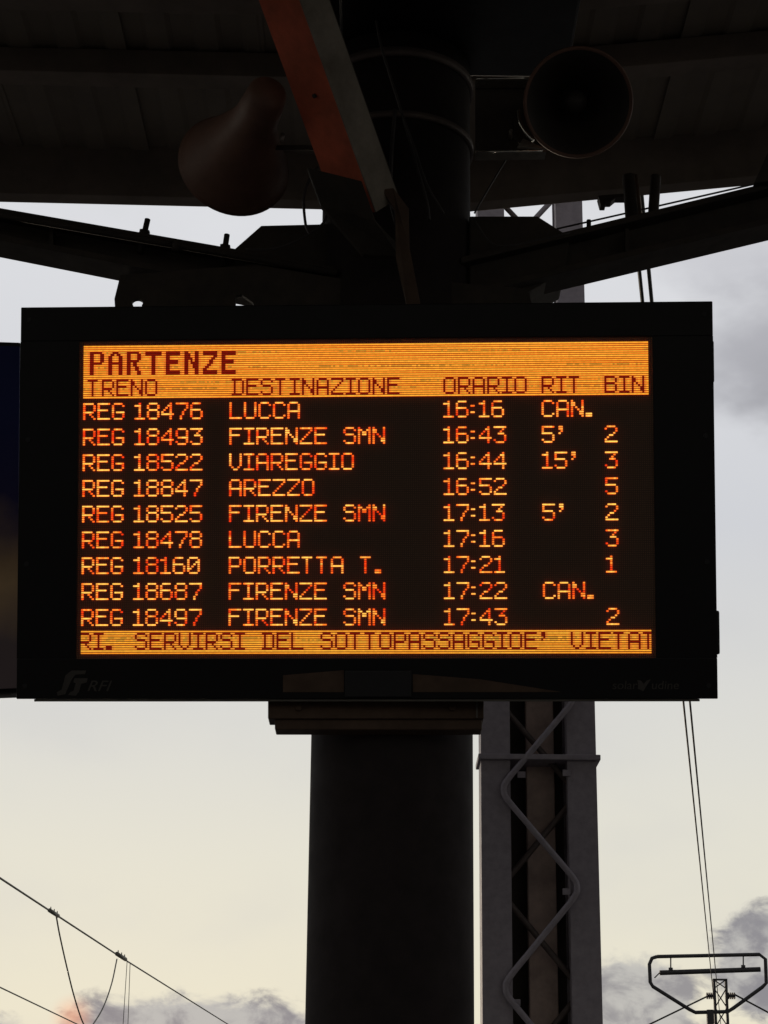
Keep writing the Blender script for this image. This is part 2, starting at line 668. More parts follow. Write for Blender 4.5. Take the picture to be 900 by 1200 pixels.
# front frame: four bars round the screen window
m = MB()
m.box((0, (SY1 + .012 + BH / 2) / 2, -.010), (BW, BH / 2 - SY1 - .012, .020), bev=.003)
m.box((0, (SY0 - .012 - BH / 2) / 2, -.010), (BW, BH / 2 + SY0 - .012, .020), bev=.003)
yc, yh = (SY0 + SY1) / 2, SY1 - SY0 + .024
m.box(((SX0 - .012 - BW / 2) / 2, yc, -.0105), (BW / 2 + SX0 - .012, yh, .0195))
m.box(((SX1 + .012 + BW / 2) / 2, yc, -.0105), (BW / 2 - SX1 - .012, yh, .0195))
bbuild(m, 'front_frame', BEZEL)
m = MB().box((0, -BH / 2 - .004, -.03), (BW - .10, .007, .045), bev=.002)
bbuild(m, 'lower_trim', GREY)
m = MB().box((BW / 2 + .004, -.43 + .05, -.07), (.018, .125, .06), bev=.006)
bbuild(m, 'side_latch', BLACK)
m = MB().box(((SX0 + SX1) / 2, yc, -.0165), (SX1 - SX0 + .024, yh, .008))
panel = bbuild(m, 'led_panel', PANEL)
m = MB().box((BW / 2 + .002, .40, -.07), (.012, .12, .05), bev=.004)
bbuild(m, 'side_latch', BLACK)
for sx in (-1, 1):
    for sy in (-.53, -.18, .18, .53):
        m = MB().tube([(sx * .975, sy, -.002), (sx * .975, sy, .0025)], .007, 12)
        bbuild(m, 'frame_screw', BLACK)
m = MB()  # two brown plates stand in for reflections on the lower strip
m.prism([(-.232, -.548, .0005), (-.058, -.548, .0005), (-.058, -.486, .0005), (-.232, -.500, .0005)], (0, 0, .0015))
bbuild(m, 'painted_reflection', BRACKET)
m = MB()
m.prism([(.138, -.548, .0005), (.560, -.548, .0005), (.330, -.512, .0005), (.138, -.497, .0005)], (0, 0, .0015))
bbuild(m, 'painted_reflection', BRACKET)
m = MB().box((.04, -.525, .004), (.190, .075, .012), bev=.003)  # black block shaped as the dark part of that reflection
bbuild(m, 'reflection_dark_block', BLACK)
m = MB().box(((SX0 + SX1) / 2, yc, -.0035), (SX1 - SX0 + .023, yh - .001, .003))
bbuild(m, 'front_glass', GLASS)

NX, NY = 272, 144
PX, PY = (SX1 - SX0) / NX, (SY1 - SY0) / NY
FONT = {
 'A': '.####./#....#/#....#/#....#/######/#....#/#....#/#....#', 'B': '#####./#....#/#....#/#####./#....#/#....#/#....#/#####.',
 'C': '.####./#....#/#...../#...../#...../#...../#....#/.####.', 'D': '#####./.#...#/.#...#/.#...#/.#...#/.#...#/.#...#/#####.',
 'E': '######/#...../#...../#####./#...../#...../#...../######', 'F': '######/#...../#...../#####./#...../#...../#...../#.....',
 'G': '.####./#....#/#...../#...../#.####/#....#/#....#/.####.', 'I': '#####/..#../..#../..#../..#../..#../..#../#####',
 'L': '#...../#...../#...../#...../#...../#...../#...../######', 'M': '#....#/##..##/#.##.#/#.##.#/#....#/#....#/#....#/#....#',
 'N': '#....#/##...#/##...#/#.#..#/#..#.#/#...##/#...##/#....#', 'O': '.####./#....#/#....#/#....#/#....#/#....#/#....#/.####.',
 'P': '#####./#....#/#....#/#....#/#####./#...../#...../#.....', 'R': '#####./#....#/#....#/#....#/#####./#..#../#...#./#....#',
 'S': '.####./#....#/#...../.####./.....#/.....#/#....#/.####.', 'T': '#####/..#../..#../..#../..#../..#../..#../..#..',
 'U': '#....#/#....#/#....#/#....#/#....#/#....#/#....#/.####.', 'V': '#....#/#....#/#....#/#....#/#....#/#....#/.#..#./..##..',
 'Z': '######/.....#/....#./...#../..#.../.#..../#...../######',
 '0': '.####./#....#/#...##/#..#.#/#.#..#/##...#/#....#/.####.', '1': '..#../###../..#../..#../..#../..#../..#../#####',
 '2': '.####./#....#/.....#/....#./..##../.#..../#...../######', '3': '######/....#./...#../..###./.....#/.....#/#....#/.####.',
 '4': '....#./...##./..#.#./.#..#./#...#./######/....#./....#.', '5': '######/#...../#...../#####./.....#/.....#/#....#/.####.',
 '6': '.####./#...../#...../#####./#....#/#....#/#....#/.####.', '7': '######/.....#/.....#/....#./...#../...#../..#.../..#...',
 '8': '.####./#....#/#....#/.####./#....#/#....#/#....#/.####.', '9': '.####./#....#/#....#/#....#/.#####/.....#/#....#/.####.',
 ':': '.../.../##./.../.../##./.../...', '.': '..../..../..../..../..../..../###./###.', "'": '.##/.##/..#/.#./.../.../.../...', ' ': '......'}
BIG = {
 'P': '######./##...##/##...##/##...##/##...##/######./##...../##...../##...../##...../##.....',
 'A': '..###../.##.##./##...##/##...##/##...##/#######/##...##/##...##/##...##/##...##/##...##',
 'R': '######./##...##/##...##/##...##/######./##.##../##.##../##..##./##..##./##...##/##...##',
 'T': '########/########/...##.../...##.../...##.../...##.../...##.../...##.../...##.../...##.../...##...',
 'E': '#######/#######/##...../##...../######./######./##...../##...../##...../#######/#######',
 'N': '##...##/###..##/###..##/####.##/##.#.##/##.####/##..###/##..###/##...##/##...##/##...##',
 'Z': '#######/#######/.....##/....##./...##../...##../..##.../.##..../##...../#######/#######'}


def stamp(dots, text, c0, r0, font=FONT, adv=1):
    c = c0
    for ch in text:
        gph = font[ch].split('/')
        for r, row in enumerate(gph):
            for k, v in enumerate(row):
                if v == '#' and 0 <= c + k < NX:
                    dots.add((c + k, r0 + r))
        c += len(gph[0]) + adv + (1 if ch == 'T' and font is FONT else 0)
    return c


def vnoise(x, y, s):
    xi, yi = math.floor(x / s[0]), math.floor(y / s[1])
    fx, fy = x / s[0] - xi, y / s[1] - yi
    def h(a, b):
        v = math.sin(a * 127.1 + b * 311.7 + s[0]) * 43758.5453
        return v - math.floor(v)
    fx = fx * fx * (3 - 2 * fx)
    return (h(xi, yi) * (1 - fx) + h(xi + 1, yi) * fx) * (1 - fy) + (h(xi, yi + 1) * (1 - fx) + h(xi + 1, yi + 1) * fx) * fy


def led_mesh(name, dots, colour, hfac=.62, wfac=.88, parent=None):
    vts, fcs, cols = [], [], []
    for (c, r) in sorted(dots):
        cxx = SX0 + (c + .5) * PX
        cyy = SY1 - (r + .5) * PY
        hw, hh, z0, z1 = PX * wfac / 2, PY * hfac / 2, -.0125, -.0098
        i = len(vts)
        vts += [(cxx - hw, cyy - hh, z0), (cxx + hw, cyy - hh, z0), (cxx + hw, cyy + hh, z0), (cxx - hw, cyy + hh, z0),
                (cxx - hw, cyy - hh, z1), (cxx + hw, cyy - hh, z1), (cxx + hw, cyy + hh, z1), (cxx - hw, cyy + hh, z1)]
        fcs += [(i + 4, i + 5, i + 6, i + 7), (i, i + 1, i + 5, i + 4), (i + 2, i + 3, i + 7, i + 6), (i + 1, i + 2, i + 6, i + 5), (i + 3, i, i + 4, i + 7)]
        q_ = colour(c, r)
        g_ = (q_[0] * 2.2, q_[1] * .35, q_[2] * .3)
        cols += [q_] * 4 + [g_] * 16
    me = bpy.data.meshes.new(name)
    me.from_pydata(vts, [], fcs)
    ca_ = me.color_attributes.new('tint', 'FLOAT_COLOR', 'CORNER')
    flat = []
    for q in cols:
        flat += [q[0], q[1], q[2], 1.0]
    ca_.data.foreach_set('color', flat)
    me.materials.append(LED)
    o = bpy.data.objects.new(name, me)
    col.objects.link(o)
    o.parent = parent or panel
    o['kind'] = 'stuff'
    return o


YEL, ORA, RED = (1.45, .84, .14), (1.4, .33, .03), (1.2, .07, .008)


def lerp(a, b, t):
    return tuple(x + (y - x) * t for x, y in zip(a, b))


def make_col(dots):
    def f(c, r):
        hn = ((c - 1, r) in dots) + ((c + 1, r) in dots)
        v = .46 + .24 * hn + (vnoise(c, r, (9, 3)) - .5) * 1.0 + (random.random() - .5) * .35
        if hn == 0:
            v -= .12
        k = random.uniform(.78, 1.08)
        cc = lerp(ORA, YEL, min(1, (v - .45) / .5)) if v > .45 else lerp(RED, ORA, max(0, v / .45))
        return tuple(q * k for q in cc)
    return f


def bar_col(glyph):
    def f(c, r):
        if (c, r) in glyph:
            return (.17 + random.random() * .06, .008, .002)  # unlit letter dots given a dim red glow for bleed from lit neighbours
        n = vnoise(c, r * 7, (14, 1))
        base = lerp((.88, .24, .012), (1.0, .50, .045), (.25 if r % 2 else .55) + .5 * vnoise(c, r, (40, 1.3)))
        if r in (3, 10, 17, 20, 136, 137) and n > .35 and random.random() < .55:
            base = (.62, .31, .03)
        near = any((c + d, r) in glyph for d in (-1, 1))
        if near:
            base = lerp(base, (.9, .20, .03), .45)
        k = random.uniform(.98, 1.20)
        return tuple(q * k for q in base)
    return f


# heading band
gl = set()
stamp(gl, 'PARTENZE', 3, 3, BIG, 2)
title = {(c, r) for c in range(NX) for r in range(0, 16)}
led_mesh('title_band', title, bar_col(gl), .62, .98)
g2 = set()
stamp(g2, 'TRENO', 2, 16)
stamp(g2, 'DESTINAZIONE', 72, 16)
stamp(g2, 'ORARIO', 174, 16)
stamp(g2, 'RIT', 221, 16, adv=1)
stamp(g2, 'BIN', 251, 16)
head = {(c, r) for c in range(NX) for r in range(16, 25)}
led_mesh('heading_band', head, bar_col(g2), .62, .98)
ROWS = [('18476', 'LUCCA', '16:16', 'CAN.', ''), ('18493', 'FIRENZE SMN', '16:43', "5'", '2'), ('18522', 'VIAREGGIO', '16:44', "15'", '3'),
        ('18847', 'AREZZO', '16:52', '', '5'), ('18525', 'FIRENZE SMN', '17:13', "5'", '2'), ('18478', 'LUCCA', '17:16', '', '3'),
        ('18160', 'PORRETTA T.', '17:21', '', '1'), ('18687', 'FIRENZE SMN', '17:22', 'CAN.', ''), ('18497', 'FIRENZE SMN', '17:43', '', '2')]
for i, (tr, de, ora, rit, bi) in enumerate(ROWS):
    d = set()
    r0 = 27 + 12 * i - (1 if i > 3 else 0) * 0
    stamp(d, 'REG', 0, r0)
    stamp(d, tr, 25, r0)
    stamp(d, de, 71, r0)
    stamp(d, ora, 174, r0)
    stamp(d, rit, 221, r0)
    stamp(d, bi, 251, r0)
    led_mesh('departure_row', d, make_col(d), .68, .98)
g3 = set()
stamp(g3, 'RI.', -1, 134)
stamp(g3, 'SERVIRSI', 26, 134)
stamp(g3, 'DEL', 87, 134)
stamp(g3, "SOTTOPASSAGGIOE'", 115, 134)
stamp(g3, 'VIETAT', 234, 134)
tick = {(c, r) for c in range(NX) for r in range(133, 144)}
led_mesh('ticker_band', tick, bar_col(g3), .62, .98)


# printed maker's marks on the lower frame
def printed(name, text, size, x, y, shear=0.0, extrude=.0004, squeeze=1.0):
    cu = bpy.data.curves.new(name, 'FONT')
    cu.body = text
    cu.size = size
    cu.shear = shear
    cu.extrude = extrude
    tmp = bpy.data.objects.new(name, cu)
    col.objects.link(tmp)
    dg = bpy.context.evaluated_depsgraph_get()
    me = bpy.data.meshes.new_from_object(tmp.evaluated_get(dg))
    bpy.data.objects.remove(tmp)
    me.transform(Matrix.Translation((x, y, .001)) @ Matrix.Scale(squeeze, 4, (1, 0, 0)))
    me.materials.clear()
    me.materials.append(LOGO)
    o = bpy.data.objects.new(name, me)
    col.objects.link(o)
    o.parent = board
    return o


printed('railway_lettering', 'RFI', .044, -.798, -.545, .35, squeeze=1.15)
printed('maker_lettering', 'solari', .034, .702, -.540, .1, squeeze=1.05)
printed('maker_lettering', 'udine', .034, .812, -.540, .1, squeeze=1.05)
# railway emblem: two slanted, joined strokes with hooked tops
m = MB()
def flat(m, pts):
    m.prism([(x, y, .0006) for x, y in pts], (0, 0, .0010))
x0, y0 = -.880, -.558
flat(m, [(x0, y0), (x0 + .022, y0 + .004), (x0 + .040, y0 + .046), (x0 + .050, y0 + .060), (x0 + .078, y0 + .062), (x0 + .082, y0 + .072), (x0 + .040, y0 + .072), (x0 + .022, y0 + .058), (x0 + .012, y0 + .018), (x0 - .002, y0 + .010)])
flat(m, [(x0 + .030, y0 + .002), (x0 + .052, y0), (x0 + .062, y0 + .012), (x0 + .068, y0 + .034), (x0 + .084, y0 + .038), (x0 + .086, y0 + .050), (x0 + .048, y0 + .050), (x0 + .045, y0 + .038), (x0 + .052, y0 + .036), (x0 + .046, y0 + .014), (x0 + .036, y0 + .010)])
bbuild(m, 'railway_emblem', LOGO)
m = MB()
flat(m, [(.778, -.540), (.790, -.546), (.800, -.530), (.812, -.512), (.800, -.516), (.792, -.526), (.784, -.516), (.774, -.514)])
bbuild(m, 'maker_emblem', LOGO)

# support below the board, clamped on the column
sb = thing('board_support', 'two-stepped brown steel support box under the departure board, clamped round the column', 'bracket', (cx, YC - .28, P(440, 862, YC - .28).z))
YS = YC - .33
MB().prism([P(314, 812, YS), P(567, 812, YS), P(567, 842, YS), P(314, 842, YS)], (0, .09, 0), .003).build('upper_box', BRACKET, sb)
MB().prism([P(322, 841, YS + .015), P(565, 841, YS + .015), P(565, 855, YS + .015), P(322, 855, YS + .015)], (0, .075, 0), .004).build('lower_tray', BRACKET, sb)
MB().prism([P(558, 816, YS - .006), P(560, 816, YS - .006), P(560, 841, YS - .006), P(558, 841, YS - .006)], (0, .005, 0)).build('edge_strip', GREY, sb)
for x in (350, 530):
    a = P(x, 830, YS)
    MB().tube([a, a + Vector((0, -.010, 0))], .010, 6).build('bolt', BRACKET, sb)

# hangers from the arms to the top of the board
hg = thing('board_hanger', 'dark steel hanger plate between the left canopy arm and the board top', 'bracket', P(220, 360, YA + .02), 'hangers over the board')
def notch(cx_, cy_, rx, ry):
    return [(cx_ + rx * math.cos(R(a)), cy_ - ry * math.sin(R(a))) for a in range(-40, 221, 20)][::-1]
pts = [(141, 322), (134, 350), (135, 366)] + [(155, 366)] + notch(161, 354.5, 6.5, 4.5) + [(167, 366), (276, 366), (276, 346), (283, 345), (296, 354), (300, 366), (420, 366), (420, 330), (300, 310)]
MB().prism([P(a, b, YA - .03) for a, b in pts], (0, .02, 0), .001).build('hanger_plate', ARM, hg)
MB().prism([P(a, b, YA + .10) for a, b in [(150, 322), (150, 346), (420, 346), (420, 322)]], (0, .02, 0), .001).build('hanger_plate', ARM, hg)
hg = thing('board_hanger', 'dark steel hanger plate between the right canopy arm and the board top', 'bracket', P(600, 360, YA + .02), 'hangers over the board')
pts = [(520, 330), (520, 368), (628, 368), (622, 352), (618, 338)]
MB().prism([P(a, b, YA - .03) for a, b in pts], (0, .02, 0), .001).build('hanger_plate', ARM, hg)

# ================================================================== long diagonal beam overhead
db = thing('diagonal_beam', 'slanting orange steel brace with a grey side rising left from the column head to the roof', 'beam', P(458, 300, YC - .35))
A0, A1 = P(417, 250, 5.43), P(294, -90, 4.85)
ax = (A1 - A0).normalized()
sidev = ax.cross(Vector((0, 0, 1))).normalized()
if sidev.x < 0:
    sidev = -sidev
upv = sidev.cross(ax).normalized()
if upv.z < 0:
    upv = -upv
_t = R(-24)
sidev, upv = sidev * math.cos(_t) + upv * math.sin(_t), -sidev * math.sin(_t) + upv * math.cos(_t)
def boxbeam(w0, w1, h, off_s, off_u, mtl, name, hw=None):
    m = MB()
    vts = []
    for q, ww in ((A0, w0), (A1, w1)):
        c = q + sidev * off_s * ww + upv * off_u
        for s_, u_ in ((-1, 0), (1, 0), (1, 1), (-1, 1)):
            vts.append(c + sidev * s_ * ww / 2 * (hw or 1) + upv * u_ * h)
    m.add(vts, [(0, 1, 2, 3), (4, 5, 6, 7), (0, 1, 5, 4), (1, 2, 6, 5), (2, 3, 7, 6), (3, 0, 4, 7)])
    return m.build(name, mtl, db)
boxbeam(.175, .175, .022, 0, 0, RUST, 'bottom_flange')
m = MB()
for q0, q1, in ((0, 0),):
    vts = []
    for q, ww in ((A0, .175), (A1, .175)):
        for s_, u_ in ((.50, .000), (.53, .000), (.53, .105), (.50, .105)):
            vts.append(q + sidev * s_ * ww + upv * u_)
    m.add(vts, [(0, 1, 2, 3), (4, 5, 6, 7), (0, 1, 5, 4), (1, 2, 6, 5), (2, 3, 7, 6), (3, 0, 4, 7)])
m.build('side_web', WEB, db)
boxbeam(.17, .17, .10, 0, .0225, ARM, 'core', .9)
q = A0 + (A1 - A0) * .42 - upv * .002
MB().tube([q + sidev * .010, q + sidev * .010 - upv * .006], .007, 10).build('bolt', ARM, db)
# dark plate over the brace foot, standing in for its fade into shade
ps = [P(360, 196, 5.26), P(424, 212, 5.26), P(440, 258, 5.36), P(470, 290, 5.48), P(468, 300, 5.48), P(425, 298, 5.48), P(376, 240, 5.36)]
MB().prism(ps, (0, .03, 0), .003).build('foot_shade_plate', ARM, db)

# small tray continuing down behind the board top
m = MB().prism([P(447, 222, 5.36), P(461, 220, 5.36), P(479, 244, 5.38), P(480, 290, 5.40), P(493, 358, 5.44), P(477, 358, 5.44), P(464, 300, 5.40), P(463, 246, 5.38)], (0, .025, 0), .002)
tag(m.build('cable_tray', BRACKET), 'narrow brown cable tray dropping from the foot of the orange brace to the board', 'cable tray')

# cables round the column head
def cable(pts, Y, r, lab, mt=CABLE):
    q = [P(*(p[:2]), p[2] if len(p) > 2 else Y) for p in pts]
    o = MB().tube(curve(q), r, 8).build('cable', mt)
    tag(o, lab, 'cable', 'loose cables round the column head')
YK = YC - .30
cable([(430, -30), (446, 50), (455, 82), (470, 130), (487, 190), (500, 235), (503, 258)], YK, .0045, 'long grey cable crossing the column straps right of the diagonal beam')
cable([(463, 128), (459, 180), (458, 232), (464, 262)], YK, .0060, 'short thick grey cable hanging just right of the diagonal beam')
cable([(472, 136), (484, 168), (500, 215), (520, 250)], YK - .02, .0035, 'thin cable fanning away to the right below the lower strap')
cable([(452, 190), (456, 225), (468, 262), (468, 300)], YK - .02, .0055, 'cable bending down behind the end of the diagonal beam')
cable([(372, 196), (362, 212), (356, 232), (358, 262), (363, 275)], YC - .32, .0045, 'dark cable loop hanging left of the column in front of the sky gap')
cable([(384, 246), (378, 262), (352, 280), (322, 291), (288, 292)], YC - .28, .0040, 'cable drooping from the column along the left haunch plate')
cable([(602, 172), (585, 200), (566, 232), (556, 250)], YC - .2, .0030, 'thin wire slanting from the right speaker bracket to the column')
cable([(556, 258), (575, 284), (600, 287), (668, 273)], YC - .28, .0028, 'thin cable along the right haunch plate')

# ================================================================== speakers
def aim(center, d, up=Vector((0, 0, 1))):
    z = d.normalized()
    x = up.cross(z).normalized()
    y = z.cross(x)
    return Matrix(((x.x, y.x, z.x, center.x), (x.y, y.y, z.y, center.y), (x.z, y.z, z.z, center.z), (0, 0, 0, 1)))


def horn_outer(k, f=1.0, z=1.0):
    if f > 1:
        q = [(.001, -.30), (.046, -.30), (.060, -.288), (.066, -.24), (.070, -.20), (.080, -.165), (.102, -.12), (.130, -.07), (.153, -.035), (.166, -.012), (.176, 0), (.180, .006), (.176, .012)]
        return [(r * k, h * k * (z if h < 0 else 1)) for r, h in q]
    q = [(.001, -.30), (.042 * f, -.30), (.060 * f, -.288), (.062 * f, -.21), (.056 * f, -.20), (.062 * f, -.175)]
    q += [(.085 + .055 * (f - 1), -.13), (.118 + .03 * (f - 1), -.075), (.148, -.035), (.165, -.012), (.176, 0), (.180, .006), (.176, .012)]
    return [(r * k, h * k * (z if h < 0 else 1)) for r, h in q]


def horn_inner(k, z=1.0):
    return [(r * k, h * k * (z if h < 0 else 1)) for r, h in [(.176, .012), (.160, 0), (.138, -.030), (.110, -.070), (.078, -.120), (.05, -.165), (.04, -.18), (.001, -.18)]]


# right one, mouth towards the viewer
C1 = P(677, 120, 5.35)
d1 = (EYE - C1).normalized() + Vector((.10, 0, -.02))
M1 = aim(C1, d1)
sp = thing('horn_speaker', 'round horn loudspeaker facing the viewer on a two-bar bracket right of the column', 'loudspeaker', C1, 'horn loudspeakers under the canopy')
k1 = .93
MB().lathe(horn_outer(k1), M1, 56).build('horn', HORN, sp, recalc=False)
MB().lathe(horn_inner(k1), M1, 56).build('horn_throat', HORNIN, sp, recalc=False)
MB().lathe([(.176 * k1, .008), (.183 * k1, .014), (.178 * k1, .020), (.170 * k1, .012)], M1, 56).build('rim', HORN, sp)
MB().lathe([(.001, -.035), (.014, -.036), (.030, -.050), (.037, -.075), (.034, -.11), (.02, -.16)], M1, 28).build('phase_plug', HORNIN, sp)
# bracket: U channel with two flanges and a bolt
bt, bb = P(556, 93, 5.52), P(556, 178, 5.52)
bt2, bb2 = P(640, 92, 5.52), P(640, 177, 5.52)
MB().prism([P(557, 92, 5.50), P(640, 91, 5.50), P(640, 93, 5.50), P(557, 94, 5.50)], (0, .05, 0)).build('bracket_flange', STEEL, sp)
MB().prism([P(557, 176.5, 5.50), P(640, 175.5, 5.50), P(640, 178, 5.50), P(557, 179, 5.50)], (0, .05, 0)).build('bracket_flange', STEEL, sp)
MB().prism([P(557, 94, 5.555), P(640, 93, 5.555), P(640, 176, 5.555), P(557, 177, 5.555)], (0, .004, 0)).build('bracket_plate', ARM, sp)
MB().prism([P(640, 174, 5.47), P(606, 172, 5.47), P(613, 162, 5.47), P(626, 168, 5.47)], (0, .01, 0), .001).build('bracket_lug', STEEL, sp)
MB().tube([P(558, 92.5, 5.497), P(614, 91.5, 5.497)], .0028, 12).build('bracket_glint', CHROME, sp)  # polished rods added along the flanges to catch a bright line of sky
MB().tube([P(558, 178, 5.497), P(636, 176.8, 5.497)], .0032, 12).build('bracket_glint', CHROME, sp)
a = P(599, 153, 5.50)
MB().tube([a, a + Vector((0, .05, 0))], .0065, 6).build('nut', STEEL, sp)
MB().tube([P(601, 140, 5.52), P(602, 160, 5.5), P(615, 172, 5.48)], .004, 8).build('stirrup', ARM, sp)
MB().tube(curve([P(607, 128, 5.40), P(609, 142, 5.40), P(615, 154, 5.40), P(625, 165, 5.40)]), .0055, 12).build('rim_glint', CHROME, sp)  # chrome curve added as the highlight on the horn's rim

# left one, mouth turned away down and to the left
C2 = P(275, 192, 5.66)
nk = P(318, 100, 5.20)
d2 = (C2 - nk)
M2 = aim(C2, d2)
sp = thing('horn_speaker', 'horn loudspeaker seen from behind, its bell turned away and down, left of the diagonal beam', 'loudspeaker', C2, 'horn loudspeakers under the canopy')
k2 = 1.0
MB().lathe(horn_outer(k2, 1.22, 1.5), M2, 56).build('horn', HORN, sp, recalc=False)
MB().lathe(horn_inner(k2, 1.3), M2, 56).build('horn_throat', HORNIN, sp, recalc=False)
MB().lathe([(.176 * k2, .004), (.184 * k2, .010), (.178 * k2, .018), (.170 * k2, .012)], M2, 56).build('rim', HORN, sp)
MB().tube([P(300, 173, 5.50), P(360, 173, 5.50), P(385, 175, 5.65)], .008, 8).build('bracket_bar', ARM, sp)
a = P(330, 162, 5.42)
MB().tube([a + Vector((0, 0, -.008)), a + Vector((.004, 0, .014))], .007, 6).build('nut', STEEL, sp)

# ================================================================== lattice mast right behind the board
YM = 8.5
ml, mr_ = P(561, 890, YM), P(701, 890, YM)
mx0, mx1 = P(564.5, 1020, YM).x, P(702, 1020, YM).x
ZT = P(690, 150, YM).z
mast = thing('lattice_mast', 'grey lattice steel mast with zigzag lacing standing right of the round column', 'mast', ((mx0 + mx1) / 2, YM, -.9))
cw, dpt, th = .128, .20, .008
for (xa, sgn) in ((mx0, 1), (mx1, -1)):
    for yy in (YM,):
        # channel: web on the front plus two flanges going back
        m = MB()
        m.box((xa + sgn * cw / 2, yy + th / 2, (ZT - .9) / 2), (cw, th, ZT + .9), bev=.002)
        m.box((xa + sgn * th / 2, yy + dpt / 2 + .001, (ZT - .9) / 2), (th, dpt, ZT + .9))
        m.box((xa + sgn * (cw - th / 2), yy + .05, (ZT - .9) / 2), (th, .08, ZT + .9))
        m.box((xa + sgn * cw / 2, yy + dpt - th / 2, (ZT - .9) / 2), (cw, th, ZT + .9), bev=.002)
        m.build('channel', GALV, mast)
# zigzag lacing
zn = P(667, 1041, YM).z
half = zn - P(592, 1158, YM).z
def zig(x_l, x_r, y, phase, name, mt, r=.0135):
    pts = []
    z = -.8
    n0 = int((z - zn) / half) - 1
    k = n0
    while zn + k * half < ZT:
        zz = zn + k * half
        xx = x_r if (k + phase) % 2 == 0 else x_l
        s_ = 1 if xx == x_r else -1
        for dz, f in ((-.16, .345), (-.045, .05), (0, 0), (.045, .05), (.16, .345)):
            pts.append(Vector((xx - s_ * f * (x_r - x_l), y, zz + dz * half / .44)))
        k += 1
    pts = [p for p in pts if p.z > -.85]
    MB().tube(curve(pts, 3), r, 8).build(name, mt, mast)
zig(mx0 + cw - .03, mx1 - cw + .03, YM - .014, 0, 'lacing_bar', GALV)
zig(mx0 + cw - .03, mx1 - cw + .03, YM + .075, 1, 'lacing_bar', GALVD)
zc = P(640, 640, YM).z
xm = (mx0 + mx1) / 2
m = MB().box((xm, YM + dpt + .035, (zc - .9) / 2), (mx1 - mx0 - 2 * cw + .12, .012, zc + .9))
m.build('back_cover', ARM, mast)
m = MB().box((xm + .018, YM + .165, (zc - .9) / 2), (.125, .05, zc + .9), bev=.006)
m.build('cable_duct', DUCT, mast)
zb = P(630, 888, YM).z
m = MB().box((xm + .002, YM + dpt / 2, zb), (mx1 - mx0 + .03, dpt + .05, .024), bev=.004)
m.build('strap', GALV, mast)
for (px, py) in ((611, 908), (664, 906), (664, 1045), (605, 1175)):
    a = P(px, py, YM - .002)
    MB().box((a.x, YM - .004, a.z), (.035, .008, .028), bev=.002).build('lug', GALV, mast)

# ================================================================== second board at the left edge
YB2 = 6.1
q = [P(-380, 388, YB2), P(24, 401, YB2), P(24, 812, YB2 + .02), P(-380, 826, YB2)]
b2o = thing('information_board', 'second board with a dark blue face, brown reflection painted in, half hidden at the left edge', 'display board', (q[0] + q[3]) / 2)
MB().prism(q, (0, .07, 0), .006).build('housing', BLACK, b2o)
q = [P(-370, 394, YB2 - .012), P(23, 406, YB2 - .012), P(20, 806, YB2 - .012), P(-370, 824, YB2 - .012)]
def reflection_face():  # brownish reflection painted into the lower part of the dark blue face
    m = bpy.data.materials.new('board_face_reflection')
    m.use_nodes = True
    t = m.node_tree
    b = t.nodes['Principled BSDF']
    co = t.nodes.new('ShaderNodeTexCoord')
    n = t.nodes.new('ShaderNodeTexNoise')
    n.inputs['Scale'].default_value = 5
    n.inputs['Detail'].default_value = 5
    s_ = t.nodes.new('ShaderNodeSeparateXYZ')
    t.links.new(co.outputs['Object'], n.inputs['Vector'])
    t.links.new(co.outputs['Object'], s_.inputs[0])
    a = M_('ADD', M_('ADD', s_.outputs[2], .53, tree=t), M_('MULTIPLY', n.outputs[0], .25, tree=t), tree=t)
    r = t.nodes.new('ShaderNodeValToRGB')
    t.links.new(a, r.inputs[0])
    e = r.color_ramp.elements
    e[0].position = .20
    e[0].color = (.22, .17, .18, 1)
    e[1].position = .42
    e[1].color = (.62, .42, .24, 1)
    for p_, c_ in ((.52, (.45, .30, .18)), (.70, (.045, .042, .13)), (.95, (.028, .034, .13))):
        q_ = e.new(p_)
        q_.color = (*c_, 1)
    b.inputs['Specular IOR Level'].default_value = .1
    t.links.new(r.outputs[0], b.inputs['Base Color'])
    b.inputs['Roughness'].default_value = .75
    return m
MB().prism(q, (0, .008, 0), .001).build('reflection_face', reflection_face(), b2o)
MB().tube([P(-380, 826, YB2 + .03), P(14, 812, YB2 + .03)], .008, 8).build('lower_rail', GREY, b2o)
MB().tube([P(-180, 388, YB2 + .06), P(-180, 120, YB2 + .06)], .03, 12).build('hanger_rod', ARM, b2o)

# ================================================================== overhead line
# two parallel feeder wires following the track
WZ = 6.5
def wireline(pa, pb, z, r, ext=0):
    a, b = PZ(*pa, z), PZ(*pb, z)
    d = b - a
    return MB().tube([a - d * ext, a, b, b + d * ext], r, 8, True)
o = wireline((743.5, 262), (840, 1205), WZ, .0115, .08).build('overhead_wire', WIRE)
tag(o, 'left one of the twin overhead wires rising to the right of the board', 'wire', 'twin overhead wires')
o = wireline((755, 262), (845, 1205), WZ, .0115, .08).build('overhead_wire', WIRE)
tag(o, 'right one of the twin overhead wires rising to the right of the board', 'wire', 'twin overhead wires')

